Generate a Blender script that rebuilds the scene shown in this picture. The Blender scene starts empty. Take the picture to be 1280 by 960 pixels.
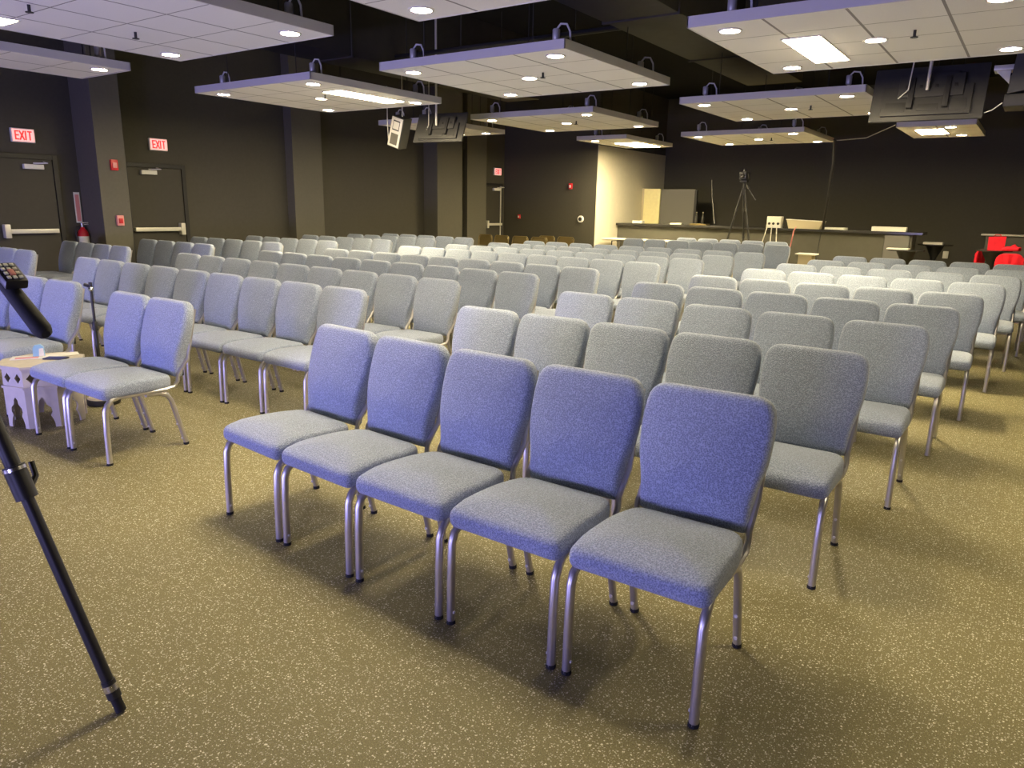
import bpy, bmesh, math, random
from mathutils import Vector, Matrix
random.seed(4)
SC = bpy.context.scene
COL = SC.collection
R = math.radians

# ------------------------------------------------------------------ materials
def nmat(name):
    m = bpy.data.materials.new(name); m.use_nodes = True
    nt = m.node_tree
    return m, nt, nt.nodes['Principled BSDF']
def mat(name, col, rough=.5, metal=0., spec=.5, noise=0., nscale=40., bump=0.):
    m, nt, b = nmat(name)
    b.inputs['Roughness'].default_value = rough
    b.inputs['Metallic'].default_value = metal
    b.inputs['Specular IOR Level'].default_value = spec
    c = (*col, 1)
    b.inputs['Base Color'].default_value = c
    if noise > 0 or bump > 0:
        tc = nt.nodes.new('ShaderNodeTexCoord')
        n = nt.nodes.new('ShaderNodeTexNoise'); n.inputs['Scale'].default_value = nscale; n.inputs['Detail'].default_value = 3
        nt.links.new(tc.outputs['Object'], n.inputs['Vector'])
        if noise > 0:
            mx = nt.nodes.new('ShaderNodeMix'); mx.data_type = 'RGBA'
            mx.inputs[6].default_value = tuple(x*(1-noise) for x in col)+(1,)
            mx.inputs[7].default_value = tuple(min(1, x*(1+noise)) for x in col)+(1,)
            nt.links.new(n.outputs['Fac'], mx.inputs[0]); nt.links.new(mx.outputs[2], b.inputs['Base Color'])
        if bump > 0:
            bp = nt.nodes.new('ShaderNodeBump'); bp.inputs['Strength'].default_value = bump; bp.inputs['Distance'].default_value = .002
            nt.links.new(n.outputs['Fac'], bp.inputs['Height']); nt.links.new(bp.outputs['Normal'], b.inputs['Normal'])
    return m
def emit(name, col, s):
    m, nt, b = nmat(name)
    b.inputs['Base Color'].default_value = (*col, 1)
    b.inputs['Emission Color'].default_value = (*col, 1)
    b.inputs['Emission Strength'].default_value = s
    return m
def floor_mat():
    m, nt, b = nmat('speckled_rubber_floor')
    N, L = nt.nodes.new, nt.links.new
    tc = N('ShaderNodeTexCoord')
    n = N('ShaderNodeTexNoise'); n.inputs['Scale'].default_value = 1.3; n.inputs['Detail'].default_value = 4
    L(tc.outputs['Object'], n.inputs['Vector'])
    base = N('ShaderNodeMix'); base.data_type = 'RGBA'
    base.inputs[6].default_value = (.185, .162, .072, 1); base.inputs[7].default_value = (.238, .207, .090, 1)
    L(n.outputs['Fac'], base.inputs[0])
    # fine grain
    g = N('ShaderNodeTexNoise'); g.inputs['Scale'].default_value = 260; g.inputs['Detail'].default_value = 2
    L(tc.outputs['Object'], g.inputs['Vector'])
    gr = N('ShaderNodeMapRange'); gr.inputs[1].default_value = .3; gr.inputs[2].default_value = .7; gr.inputs[3].default_value = .6; gr.inputs[4].default_value = 1.4
    L(g.outputs['Fac'], gr.inputs[0])
    ml = N('ShaderNodeMix'); ml.data_type = 'RGBA'; ml.blend_type = 'MULTIPLY'; ml.inputs[0].default_value = 1
    L(base.outputs[2], ml.inputs[6]); L(gr.outputs[0], ml.inputs[7])
    last = ml.outputs[2]
    # flecks: two sizes of scattered light rubber crumbs, distorted so they are not round
    w = N('ShaderNodeTexNoise'); w.inputs['Scale'].default_value = 120
    L(tc.outputs['Object'], w.inputs['Vector'])
    ad = N('ShaderNodeVectorMath'); ad.operation = 'MULTIPLY_ADD'; ad.inputs[1].default_value = (.012, .012, 0)
    L(w.outputs['Color'], ad.inputs[0]); L(tc.outputs['Object'], ad.inputs[2])
    for sc, th, size, col in ((78, .58, .16, (.82, .78, .62, 1)), (125, .55, .19, (.74, .70, .55, 1)), (95, .75, .22, (.46, .42, .30, 1))):
        v = N('ShaderNodeTexVoronoi'); v.voronoi_dimensions = '2D'; v.inputs['Scale'].default_value = sc
        L(ad.outputs[0], v.inputs['Vector'])
        sep = N('ShaderNodeSeparateColor'); L(v.outputs['Color'], sep.inputs[0])
        a = N('ShaderNodeMath'); a.operation = 'GREATER_THAN'; a.inputs[1].default_value = th; L(sep.outputs[0], a.inputs[0])
        sz = N('ShaderNodeMath'); sz.operation = 'MULTIPLY'; sz.inputs[1].default_value = size*1.5; L(sep.outputs[1], sz.inputs[0])
        d = N('ShaderNodeMath'); d.operation = 'LESS_THAN'; L(v.outputs['Distance'], d.inputs[0]); L(sz.outputs[0], d.inputs[1])
        f = N('ShaderNodeMath'); f.operation = 'MULTIPLY'; L(a.outputs[0], f.inputs[0]); L(d.outputs[0], f.inputs[1])
        mx = N('ShaderNodeMix'); mx.data_type = 'RGBA'; L(f.outputs[0], mx.inputs[0]); L(last, mx.inputs[6]); mx.inputs[7].default_value = col
        last = mx.outputs[2]
    L(last, b.inputs['Base Color'])
    b.inputs['Roughness'].default_value = .62; b.inputs['Specular IOR Level'].default_value = .35
    return m
def fabric_mat(name, c1, c2, scale=150, bump=.55):
    m, nt, b = nmat(name)
    N, L = nt.nodes.new, nt.links.new
    tc = N('ShaderNodeTexCoord')
    v = N('ShaderNodeTexVoronoi'); v.inputs['Scale'].default_value = scale; L(tc.outputs['Object'], v.inputs['Vector'])
    n = N('ShaderNodeTexNoise'); n.inputs['Scale'].default_value = scale*1.6; n.inputs['Detail'].default_value = 2; L(tc.outputs['Object'], n.inputs['Vector'])
    mr = N('ShaderNodeMapRange'); mr.inputs[1].default_value = .1; mr.inputs[2].default_value = .75; L(v.outputs['Distance'], mr.inputs[0])
    mx = N('ShaderNodeMix'); mx.data_type = 'RGBA'; mx.inputs[6].default_value = c2; mx.inputs[7].default_value = c1
    L(mr.outputs[0], mx.inputs[0])
    L(mx.outputs[2], b.inputs['Base Color'])
    s = N('ShaderNodeMath'); s.operation = 'ADD'; L(v.outputs['Distance'], s.inputs[0]); L(n.outputs['Fac'], s.inputs[1])
    bp = N('ShaderNodeBump'); bp.inputs['Strength'].default_value = bump; bp.inputs['Distance'].default_value = .003; bp.invert = True
    L(s.outputs[0], bp.inputs['Height']); L(bp.outputs['Normal'], b.inputs['Normal'])
    b.inputs['Roughness'].default_value = .9; b.inputs['Specular IOR Level'].default_value = .32
    b.inputs['Sheen Weight'].default_value = .35; b.inputs['Sheen Roughness'].default_value = .5
    return m
def tile_mat():
    m, nt, b = nmat('acoustic_tile')
    N, L = nt.nodes.new, nt.links.new
    tc = N('ShaderNodeTexCoord'); sp = N('ShaderNodeSeparateXYZ'); L(tc.outputs['Object'], sp.inputs[0])
    fac = None
    for ax, wd in ((0, .011), (1, .006)):
        a = N('ShaderNodeMath'); a.operation = 'PINGPONG'; a.inputs[1].default_value = .305; L(sp.outputs[ax], a.inputs[0])
        l = N('ShaderNodeMath'); l.operation = 'LESS_THAN'; l.inputs[1].default_value = wd; L(a.outputs[0], l.inputs[0])
        if fac is None: fac = l.outputs[0]
        else:
            x = N('ShaderNodeMath'); x.operation = 'MAXIMUM'; L(fac, x.inputs[0]); L(l.outputs[0], x.inputs[1]); fac = x.outputs[0]
    n = N('ShaderNodeTexNoise'); n.inputs['Scale'].default_value = 90; n.inputs['Detail'].default_value = 4; L(tc.outputs['Object'], n.inputs['Vector'])
    w = N('ShaderNodeMix'); w.data_type = 'RGBA'; w.inputs[6].default_value = (.82, .80, .80, 1); w.inputs[7].default_value = (.93, .91, .90, 1); L(n.outputs['Fac'], w.inputs[0])
    mx = N('ShaderNodeMix'); mx.data_type = 'RGBA'; L(fac, mx.inputs[0]); L(w.outputs[2], mx.inputs[6]); mx.inputs[7].default_value = (.33, .31, .31, 1)
    L(mx.outputs[2], b.inputs['Base Color']); b.inputs['Roughness'].default_value = .9; b.inputs['Specular IOR Level'].default_value = .1
    return m

M = {}
M['floor'] = floor_mat()
M['fabric'] = fabric_mat('blue_grey_weave', (.405, .472, .61, 1), (.152, .183, .26, 1), 190, .8)
M['tile'] = tile_mat()
M['wall'] = mat('matt_black_paint', (.075, .070, .056), .75, 0, .25, .12, 25, .1)
M['pier'] = mat('dark_grey_paint', (.125, .118, .096), .75, 0, .25, .10, 25, .1)
M['cream_wall'] = mat('pale_khaki_paint', (.64, .60, .49), .8, 0, .2, .05, 8)
M['ceil'] = mat('black_ceiling', (.018, .018, .018), .9, 0, .1)
M['duct'] = mat('dark_duct', (.075, .070, .058), .7, 0, .2, .15, 6)
M['metal'] = mat('brushed_silver_tube', (.60, .58, .58), .36, .85, .5, .06, 120)
M['chrome'] = mat('bright_steel', (.75, .74, .73), .25, 1)
M['edge'] = mat('white_cloud_edge', (.72, .70, .70), .6)
M['black'] = mat('black_plastic', (.018, .018, .019), .45)
M['satin'] = mat('satin_black', (.030, .029, .028), .55, 0, .4, .15, 60)
M['tvback'] = mat('charcoal_plastic', (.048, .047, .044), .5, 0, .4, .15, 20)
M['screen'] = mat('dark_glass_screen', (.006, .006, .007), .12)
M['rubber'] = mat('black_rubber', (.012, .012, .012), .8)
M['door'] = mat('dark_painted_door', (.050, .046, .037), .55, 0, .35, .1, 15)
M['frame'] = mat('black_door_frame', (.016, .015, .015), .5)
M['alum'] = mat('pale_aluminium', (.72, .70, .62), .4, .3)
M['white'] = mat('white_plastic', (.80, .79, .75), .5)
M['paper'] = mat('white_paper', (.82, .80, .72), .8)
M['cream'] = mat('cream_painted_wood', (.60, .55, .45), .55, 0, .4, .12, 18, .15)
M['red'] = mat('red_enamel', (.62, .02, .03), .35)
M['redcloth'] = mat('red_cloth', (.75, .02, .04), .85, 0, .2, .25, 9, .2)
M['pink'] = mat('pale_red_plastic', (.75, .30, .28), .5)
M['brown'] = mat('bronze_metal', (.25, .19, .075), .35, .5)
M['wood'] = mat('lit_toned_wood', (.93, .82, .46), .55, 0, .3, .12, 12)  # wood tone raised to stand in for light on the board
M['tan'] = mat('tan_board', (.58, .50, .33), .6)
M['ctop'] = mat('dark_counter_top', (.04, .038, .036), .2)
M['cface'] = mat('grey_counter_front', (.115, .11, .09), .75, 0, .2, .08, 10)
M['panel'] = mat('grey_panel', (.16, .155, .14), .7)
M['paleblue'] = mat('pale_blue_plastic', (.30, .55, .75), .4)
M['light'] = emit('fluorescent_diffuser', (1, .82, .47), 150)
M['light2'] = emit('dim_fluorescent_diffuser', (1, .83, .52), 43)
M['lens'] = emit('downlight_lens', (1, .84, .56), 190)
M['exit'] = emit('exit_face', (1, .42, .40), 1.0)
M['exitred'] = emit('exit_letter', (1, .02, .02), 1.2)
M['lit'] = emit('lit_gap', (1, .80, .30), .9)

# ------------------------------------------------------------------ mesh helpers
class MB:
    def __init__(s): s.v = []; s.f = []; s.m = []
    def add(s, vs, fs, mi=0):
        o = len(s.v); s.v += [tuple(x) for x in vs]
        s.f += [tuple(i+o for i in f) for f in fs]; s.m += [mi]*len(fs)
        return s
    def box(s, x0, x1, y0, y1, z0, z1, bev=0, mi=0, mtx=None):
        bm = bmesh.new(); bmesh.ops.create_cube(bm, size=1)
        for v in bm.verts:
            v.co = Vector(((v.co.x+.5)*(x1-x0)+x0, (v.co.y+.5)*(y1-y0)+y0, (v.co.z+.5)*(z1-z0)+z0))
        if bev > 0: bmesh.ops.bevel(bm, geom=bm.edges[:], offset=bev, segments=2, affect='EDGES', profile=.6)
        if mtx is not None: bm.transform(mtx)
        bm.verts.index_update()
        s.add([v.co for v in bm.verts], [[v.index for v in f.verts] for f in bm.faces], mi); bm.free(); return s
    def tube(s, pts, r, n=8, mi=0, cap=True, flat=1.):
        pts = [Vector(p) for p in pts]; k = len(pts)
        rs = r if isinstance(r, (list, tuple)) else [r]*k
        T = [(pts[min(i+1, k-1)]-pts[max(i-1, 0)]).normalized() for i in range(k)]
        up = Vector((1, 0, 0)) if abs(T[0].x) < .9 else Vector((0, 1, 0))
        nrm = (up-T[0]*up.dot(T[0])).normalized(); vs = []; fs = []
        for i in range(k):
            nrm = (nrm-T[i]*nrm.dot(T[i])).normalized(); b = T[i].cross(nrm)
            for j in range(n):
                a = 2*math.pi*(j+.5)/n
                vs.append(pts[i]+(nrm*math.cos(a)*flat+b*math.sin(a))*rs[i])
        for i in range(k-1):
            for j in range(n): fs.append((i*n+j, i*n+(j+1) % n, (i+1)*n+(j+1) % n, (i+1)*n+j))
        if cap: fs.append(tuple(range(n))[::-1]); fs.append(tuple((k-1)*n+j for j in range(n)))
        return s.add(vs, fs, mi)
    def lathe(s, prof, c=(0, 0, 0), n=24, mi=0):
        vs = []; fs = []
        for (r, z) in prof:
            for j in range(n):
                a = 2*math.pi*j/n; vs.append((c[0]+r*math.cos(a), c[1]+r*math.sin(a), c[2]+z))
        for i in range(len(prof)-1):
            for j in range(n): fs.append((i*n+j, i*n+(j+1) % n, (i+1)*n+(j+1) % n, (i+1)*n+j))
        fs.append(tuple(range(n))[::-1]); fs.append(tuple((len(prof)-1)*n+j for j in range(n)))
        return s.add(vs, fs, mi)
    def prism(s, poly, y0, y1, mi=0, mtx=None):   # poly in (x,z), counter-clockwise seen from -y; extruded along y
        k = len(poly); vs = [Vector((x, y0, z)) for x, z in poly]+[Vector((x, y1, z)) for x, z in poly]
        if mtx is not None: vs = [mtx @ v for v in vs]
        fs = [tuple(range(k)), tuple(range(2*k-1, k-1, -1))]+[(i, i+k, (i+1) % k+k, (i+1) % k) for i in range(k)]
        return s.add(vs, fs, mi)
    def build(s, name, m, parent=None, smooth=True, ang=40, mats=None):
        me = bpy.data.meshes.new(name); me.from_pydata(s.v, [], s.f)
        for mm in (mats or [m]): me.materials.append(mm)
        for p, mi in zip(me.polygons, s.m): p.material_index = mi; p.use_smooth = smooth
        bm = bmesh.new(); bm.from_mesh(me); bmesh.ops.recalc_face_normals(bm, faces=bm.faces); bm.to_mesh(me); bm.free()
        if smooth: me.set_sharp_from_angle(angle=R(ang))
        o = bpy.data.objects.new(name, me); COL.objects.link(o)
        if parent: o.parent = parent
        return o
def empty(name, loc=(0, 0, 0), rz=0, rot=None):
    o = bpy.data.objects.new(name, None); COL.objects.link(o); o.location = loc
    o.rotation_euler = rot or (0, 0, rz); o.empty_display_size = .1
    return o
def tag(o, label=None, cat=None, group=None, kind=None):
    if label: o['label'] = label
    if cat: o['category'] = cat
    if group: o['group'] = group
    if kind: o['kind'] = kind
    return o
def struct(o): o['kind'] = 'structure'; return o
KIDS = {}
def copy_tree(o, parent=None):
    c = o.copy(); COL.objects.link(c)
    if parent: c.parent = parent
    for ch in o.children: copy_tree(ch, c)
    return c
def arc(c, r, a0, a1, n, plane='yz', x=0):
    out = []
    for i in range(n+1):
        a = R(a0+(a1-a0)*i/n); p, q = c[0]+r*math.cos(a), c[1]+r*math.sin(a)
        out.append((x, p, q))
    return out

# ------------------------------------------------------------------ setting
XW, Y1, XA, YB = -12.5, 17.28, -9.54, 21.45
ZC = 4.7
struct(MB().box(-13.2, 6.5, -6.5, 22.2, -.1, 0).build('floor', M['floor'], smooth=False))
struct(MB().box(-13.2, 6.5, -6.5, 22.2, ZC, ZC+.1).build('ceiling', M['ceil'], smooth=False))
struct(MB().box(XW-.3, XW, -6.5, Y1, 0, ZC).build('wall_left', M['wall'], smooth=False))
struct(MB().box(XW-.3, XA, Y1, YB+.3, 0, ZC).build('wall_partition', M['wall'], smooth=False))
struct(MB().box(XA, XA+.02, Y1-.005, YB, 0, 3.10).build('wall_bar_side', M['cream_wall'], smooth=False))
struct(MB().box(XA, 6.5, YB, YB+.3, 0, ZC).build('wall_back', M['wall'], smooth=False))
struct(MB().box(6.3, 6.6, -6.5, YB, 0, ZC).build('wall_right', M['wall'], smooth=False))
struct(MB().box(XW, -11.87, 5.83, 6.27, 0, ZC, .006).build('trim_1', M['pier'], smooth=False))
struct(MB().box(XW, -12.27, 9.82, 10.56, 0, ZC, .006).build('trim_2', M['pier'], smooth=False))
struct(MB().box(XW, -12.06, 13.92, 14.87, 0, ZC, .006).build('trim_3', M['pier'], smooth=False))
struct(MB().box(XW, -12.36, 15.45, 16.28, 0, ZC, .006).build('trim_4', M['pier'], smooth=False))

def door(name, y0, y1, ztop, latch, bar0, bar1, cl0, cl1, wide=True):
    f = .07
    t = MB()
    t.box(XW, XW+.05, y0, y0+f, 0, ztop, .004).box(XW, XW+.05, y1-f, y1, 0, ztop, .004).box(XW, XW+.05, y0+f, y1-f, ztop-f, ztop, .004)
    d = MB().box(XW, XW+.03, y0+f+.004, y1-f-.004, .01, ztop-f-.004, .003).build(name, M['door'], smooth=False); struct(d)
    t.build('door_frame', M['frame'], d, smooth=False)
    b = MB().box(XW+.075, XW+.115, bar0, bar1, 1.005, 1.07, .008)
    b.box(XW+.03, XW+.075, bar0, bar0+.05, 1.01, 1.065).box(XW+.03, XW+.075, bar1-.05, bar1, 1.01, 1.065)
    b.build('push_bar', M['alum'], d)
    MB().box(XW+.03, XW+.13, latch-.04, latch+.04, .94, 1.14, .01).build('latch_case', M['alum'], d)
    c = MB().box(XW+.03, XW+.10, cl0, cl1, 1.945, 2.015, .006).build('door_closer', M['white'], d)
    MB().tube([(XW+.08, (cl0+cl1)/2, 2.03), (XW+.22, (cl0+cl1)/2+.14, 2.035), (XW+.05, cl1+.02, 2.06)], .009, 6).build('closer_arm', M['alum'], c)
    return d
door('door_1', 4.45, 5.52, 2.16, 4.69, 4.72, 5.40, 5.03, 5.30)
door('door_2', 6.52, 7.62, 2.13, 7.45, 6.60, 7.42, 6.80, 7.07)
d3 = door('door_3', 16.30, 17.16, 2.14, 16.40, 16.44, 17.06, 16.70, 17.0)
MB().box(XW+.03, XW+.055, 17.055, 17.085, .05, 2.07, .003).build('edge_strip', M['alum'], d3)

def exit_sign(loc, label):
    o = empty('exit_sign', loc)                # on wall facing +x
    tag(o, label, 'exit sign', 'lit exit signs on the left wall')
    MB().box(0, .05, -.16, .16, -.10, .10, .012).build('housing', M['white'], o)
    MB().box(.05, .054, -.145, .145, -.085, .085).build('face', M['exit'], o, smooth=False)
    L = MB(); z0, z1, w = -.065, .065, .018
    x0, x1 = .054, .058
    # letters run along +y (left to right as seen from the room)
    def bar(ya, za, yb, zb):
        dv = Vector((0, yb-ya, zb-za)); n = Vector((0, -dv.z, dv.y)).normalized()*w/2
        a, b = Vector((0, ya, za)), Vector((0, yb, zb)); q = [a-n, b-n, b+n, a+n]
        L.add([(x0, p.y, p.z) for p in q]+[(x1, p.y, p.z) for p in q], [(0, 1, 2, 3), (7, 6, 5, 4), (0, 4, 5, 1), (1, 5, 6, 2), (2, 6, 7, 3), (3, 7, 4, 0)])
    y = -.115                                   # E
    bar(y+w/2, z0, y+w/2, z1)
    for z in (z0+w/2, 0, z1-w/2): bar(y+w, z, y+.055, z)
    y = -.05; bar(y, z0, y+.06, z1); bar(y, z1, y+.06, z0)   # X
    y = .03; bar(y, z0, y, z1)                               # I
    y = .055; bar(y, z1-w/2, y+.062, z1-w/2); bar(y+.031, z0, y+.031, z1-w)  # T
    L.build('letters', M['exitred'], o, smooth=False)
    return o
exit_sign((XW, 5.09, 2.42), 'red lit exit sign above the leftmost dark door')
exit_sign((XW, 7.17, 2.445), 'red lit exit sign above the door beside the projecting pier')
exit_sign((XW, 16.92, 2.455), 'red lit exit sign above the far door in the dark corner')

def wall_device(name, loc, label, cat, sy, sz, m, face=None, axis='x', round_=False):
    o = empty(name, (loc[0]-.003, loc[1], loc[2]) if axis == 'x' else (loc[0], loc[1]+.003, loc[2]), 0 if axis == 'x' else -math.pi/2)
    tag(o, label, cat)
    if round_:
        t = MB().lathe([(.001, 0), (sy, 0), (sy, .025), (sy*.9, .04), (.001, .04)], n=24); 
        ob = t.build('body', m, o); ob.rotation_euler = (0, math.pi/2, 0)
        fo = MB().lathe([(.001, .04), (sy*.55, .04), (sy*.55, .05), (.001, .055)], n=20).build('centre', face or M['black'], o); fo.rotation_euler = (0, math.pi/2, 0)
    else:
        MB().box(0, .045, -sy, sy, -sz, sz, .01).build('body', m, o)
        MB().box(.045, .06, -sy*.55, sy*.55, -sz*.55, sz*.45, .006).build('cover', face or M['white'], o)
    return o
wall_device('fire_alarm_strobe', (-11.87, 6.07, 2.045), 'red fire alarm strobe high on the projecting pier', 'fire alarm', .055, .08, M['red'], M['pink'])
wall_device('fire_alarm_pull_station', (-11.87, 6.075, 1.205), 'pale red pull station low on the projecting pier', 'fire alarm', .055, .08, M['pink'], M['red'])
wall_device('fire_alarm_strobe', (-10.31, Y1, 2.08), 'small red alarm strobe on the dark far partition', 'fire alarm', .05, .075, M['red'], M['white'], 'y')
wall_device('wall_clock', (-9.97, Y1, 1.24), 'small round white wall device beside the pale khaki corner', 'wall device', .09, .09, M['white'], M['black'], 'y', True)
wall_device('fire_alarm_pull_station', (-11.95, Y1, 1.26), 'tiny red pull station on the partition beside the far door', 'fire alarm', .04, .055, M['red'], M['white'], 'y')
wall_device('outlet_plate', (-1.82, YB, .56), 'white outlet plate low on the black back wall', 'outlet', .06, .09, M['white'], M['white'], 'y')

def extinguisher():
    o = empty('fire_extinguisher', (XW+.12, 5.74, .62)); tag(o, 'red fire extinguisher hanging beside the leftmost door', 'fire extinguisher')
    MB().lathe([(.04, 0), (.078, .015), (.08, .04), (.08, .36), (.065, .41), (.032, .45), (.028, .47), (.001, .47)], n=20).build('cylinder', M['red'], o)
    MB().lathe([(.0815, .14), (.0815, .33), (.0805, .33), (.0805, .14)], n=20).build('label_band', M['white'], o)
    v = MB().lathe([(.022, .47), (.026, .52), (.001, .53)], n=12).build('valve', M['chrome'], o)
    MB().box(-.012, .012, -.02, .12, .53, .545, .003).box(-.012, .012, -.02, .13, .505, .518, .003).build('handle', M['alum'], v)
    MB().tube([(0, -.02, .5), (0, -.10, .48), (.02, -.115, .38), (.02, -.1, .2), (.02, -.092, .12)], .012, 8).build('hose', M['black'], o)
    MB().box(-.12, -.08, -.04, .04, .1, .4).build('bracket', M['black'], o)
extinguisher()
o = empty('extinguisher_sign', (XW, 5.76, 1.39)); tag(o, 'tall narrow pale sign plate above the fire extinguisher', 'sign')
MB().box(0, .006, -.045, .045, -.235, .235, .002).build('plate', M['paper'], o)
MB().box(.006, .008, -.030, .030, -.21, .20).build('printed_strip', M['pink'], o)

# ------------------------------------------------------------------ ducts at the ceiling
def duct(name, x0, x1, y0, y1, z0, z1, label):
    o = empty(name, ((x0+x1)/2, (y0+y1)/2, z0)); tag(o, label, 'air duct')
    hx, hy, hz = (x1-x0)/2, (y1-y0)/2, z1-z0
    MB().box(-hx, hx, -hy, hy, 0, hz, .02).build('duct_body', M['duct'], o)
    long_y = hy > hx; L = hy if long_y else hx; k = max(2, int(2*L/2.4))
    for i in range(1, k):
        p = -L+2*L*i/k
        if long_y: MB().box(-hx-.02, hx+.02, p-.02, p+.02, -.02, hz).build('flange', M['duct'], o, smooth=False)
        else: MB().box(p-.02, p+.02, -hy-.02, hy+.02, -.02, hz).build('flange', M['duct'], o, smooth=False)
duct('air_duct', -4.55, -3.62, 3.0, 13.5, 3.66, 4.7, 'long dark square duct above the middle ceiling panels')
duct('air_duct', -9.35, -8.55, 3.0, 13.0, 3.62, 4.7, 'long dark square duct above the left ceiling panels')
duct('air_duct', -3.60, 2.5, 10.3, 11.1, 3.75, 4.7, 'dark cross duct branching right above the hanging screen')
o = MB()
for (y, z) in ((8.9, 3.75),): o.tube([(-8.54, y, z), (-4.56, y, z)], .035, 8)
tag(o.build('sprinkler_pipe', M['satin']), 'thin black pipe crossing between the two long ducts', 'pipe')

# ------------------------------------------------------------------ ceiling clouds
TH = .085
CAN = MB().tube([(0, 0, TH), (0, 0, TH+.07)], .018, 8).lathe([(.030, TH+.05), (.037, TH+.06), (.037, TH+.15), (.03, TH+.16)], n=14)
FLEX = MB().tube([(0, 0, TH+.15), (.05, 0, TH+.20), (.12, 0, TH+.19), (.16, .0, TH+.12), (.17, .0, TH)], .010, 6)
LENS = MB().lathe([(.001, -.006), (.075, -.006), (.08, 0), (.08, .004)], n=20)
RING = MB().lathe([(.082, .001), (.082, -.009), (.10, -.006), (.102, .001)], n=24)
def cloud(x0, x1, y0, y1, label, lamps, fluor=None, sprk=(), rods=True, zz=3.0, lm='light'):
    cx, cy = (x0+x1)/2, (y0+y1)/2; hx, hy = (x1-x0)/2, (y1-y0)/2
    o = empty('ceiling_cloud', (cx, cy, zz)); tag(o, label, 'ceiling panel', 'suspended white acoustic ceiling panels')
    p = MB().box(-hx+.012, hx-.012, -hy+.012, hy-.012, 0, TH-.01).build('tile_field', M['tile'], o, smooth=False)
    e = MB()
    e.box(-hx, hx, -hy, -hy+.012, -.004, TH, .002).box(-hx, hx, hy-.012, hy, -.004, TH, .002)
    e.box(-hx, -hx+.012, -hy, hy, -.004, TH, .002).box(hx-.012, hx, -hy, hy, -.004, TH, .002)
    e.build('edge_trim', M['edge'], o, smooth=False)
    for (lx, ly) in lamps:
        d = RING.build('downlight', M['edge'], o) if 'ring' not in KIDS else KIDS['ring'].copy()
        if 'ring' not in KIDS: KIDS['ring'] = d
        else: COL.objects.link(d); d.parent = o
        d.location = (lx-cx, ly-cy, 0)
        for key, mb, m in (('lamp_lens', LENS, M['lens']), ('junction_can', CAN, M['alum']), ('flexible_conduit', FLEX, M['white'])):
            if key in KIDS: q = KIDS[key].copy(); COL.objects.link(q); q.parent = d
            else: q = KIDS[key] = mb.build(key, m, d)
    if fluor:
        fx, fy, sx, sy = fluor
        t = MB().box(-sx-.02, sx+.02, -sy-.02, sy+.02, -.008, .02, .003).build('light_frame', M['edge'], o, smooth=False); t.location = (fx-cx, fy-cy, 0)
        MB().box(-sx, sx, -sy, sy, -.012, -.0085).build('light_diffuser', M[lm], t, smooth=False)
    for (sx, sy) in sprk:
        q = MB().tube([(0, 0, 0), (0, 0, -.05)], .012, 8).lathe([(.03, -.058), (.03, -.052)], n=12).build('sprinkler_head', M['satin'], o); q.location = (sx-cx, sy-cy, 0)
    if rods:
        for a in (-1, 1):
            for b in (-1, 1):
                MB().tube([(a*(hx-.5), b*(hy-.2), TH-.01), (a*(hx-.5), b*(hy-.2), ZC-zz)], .006, 6).build('hanger_rod', M['satin'], o)
    return o
def corners(x0, x1, y0, y1, i=.27): return [(x0+i, y0+i), (x1-i, y0+i), (x0+i, y1-i), (x1-i, y1-i), ((x0+x1)/2, (y0+y1)/2)]
W8 = 2.44
def full(x0, y0, label, fl=None, sp=None, lm='light', nl=5):
    b = (x0, x0+W8, y0, y0+W8)
    return cloud(*b, label, corners(*b)[:nl], fl, sp or [(x0+1.55, y0+1.0)], lm=lm)
full(-7.86, 2.42, 'large lilac-lit ceiling panel cropped by the top left corner', (-7.5, 2.78, .15, .30), [(-6.9, 3.85), (-6.7, 2.9)], lm='light2', nl=4)
full(-4.40, 2.42, 'ceiling panel cropped by the top edge, left of centre', (-2.95, 3.0, .29, .54), lm='light2')
cloud(.95, 2.15, 2.42, 4.86, 'unseen narrow ceiling panel added beyond the right edge to brighten the right aisle', [(1.2, 4.6), (1.9, 4.6)], (1.55, 3.6, .15, .45), lm='light2')  # unseen panel and lamps, added to brighten the right aisle floor
cloud(-10.12, -8.95, 2.42, 4.90, 'narrow lilac-lit ceiling panel at the left edge below the large one', [(-9.2, 4.66), (-9.2, 2.7)], None, [(-9.6, 3.6)])
full(-9.95, 6.33, 'ceiling panel with a long lit strip, nearest the two doors', (-8.02, 7.72, .17, .60))
full(-6.34, 6.33, 'large ceiling panel in the top centre of the photo, in front of the long duct')
full(-2.62, 6.15, 'ceiling panel with lit square above the right-hand rows, cropped by the top right corner', (-1.92, 7.55, .15, .58))
cloud(-10.62, -9.40, 10.55, 13.0, 'narrow ceiling panel behind the small hanging screen', [(-10.35, 10.8), (-9.67, 10.8), (-9.67, 12.7), (-10.35, 12.7)])
full(-8.40, 10.58, 'ceiling panel behind the large centre one, above the middle block')
full(-4.44, 10.34, 'ceiling panel left of the large hanging screen, partly hidden by it')
cloud(-8.76, -7.52, 14.85, 17.3, 'narrow ceiling panel with bright square light beside the pale khaki corner', [(-8.45, 15.15), (-7.8, 17.0)], (-8.0, 16.4, .29, .60))
full(-6.30, 14.87, 'far ceiling panel above the bar counter rows, left of the hanging cord')
cloud(-2.30, -1.10, 14.75, 17.0, 'small ceiling panel with bright light below the large hanging screen', [(-1.5, 15.05), (-1.45, 16.6)], (-1.85, 15.75, .22, .45))

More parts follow.
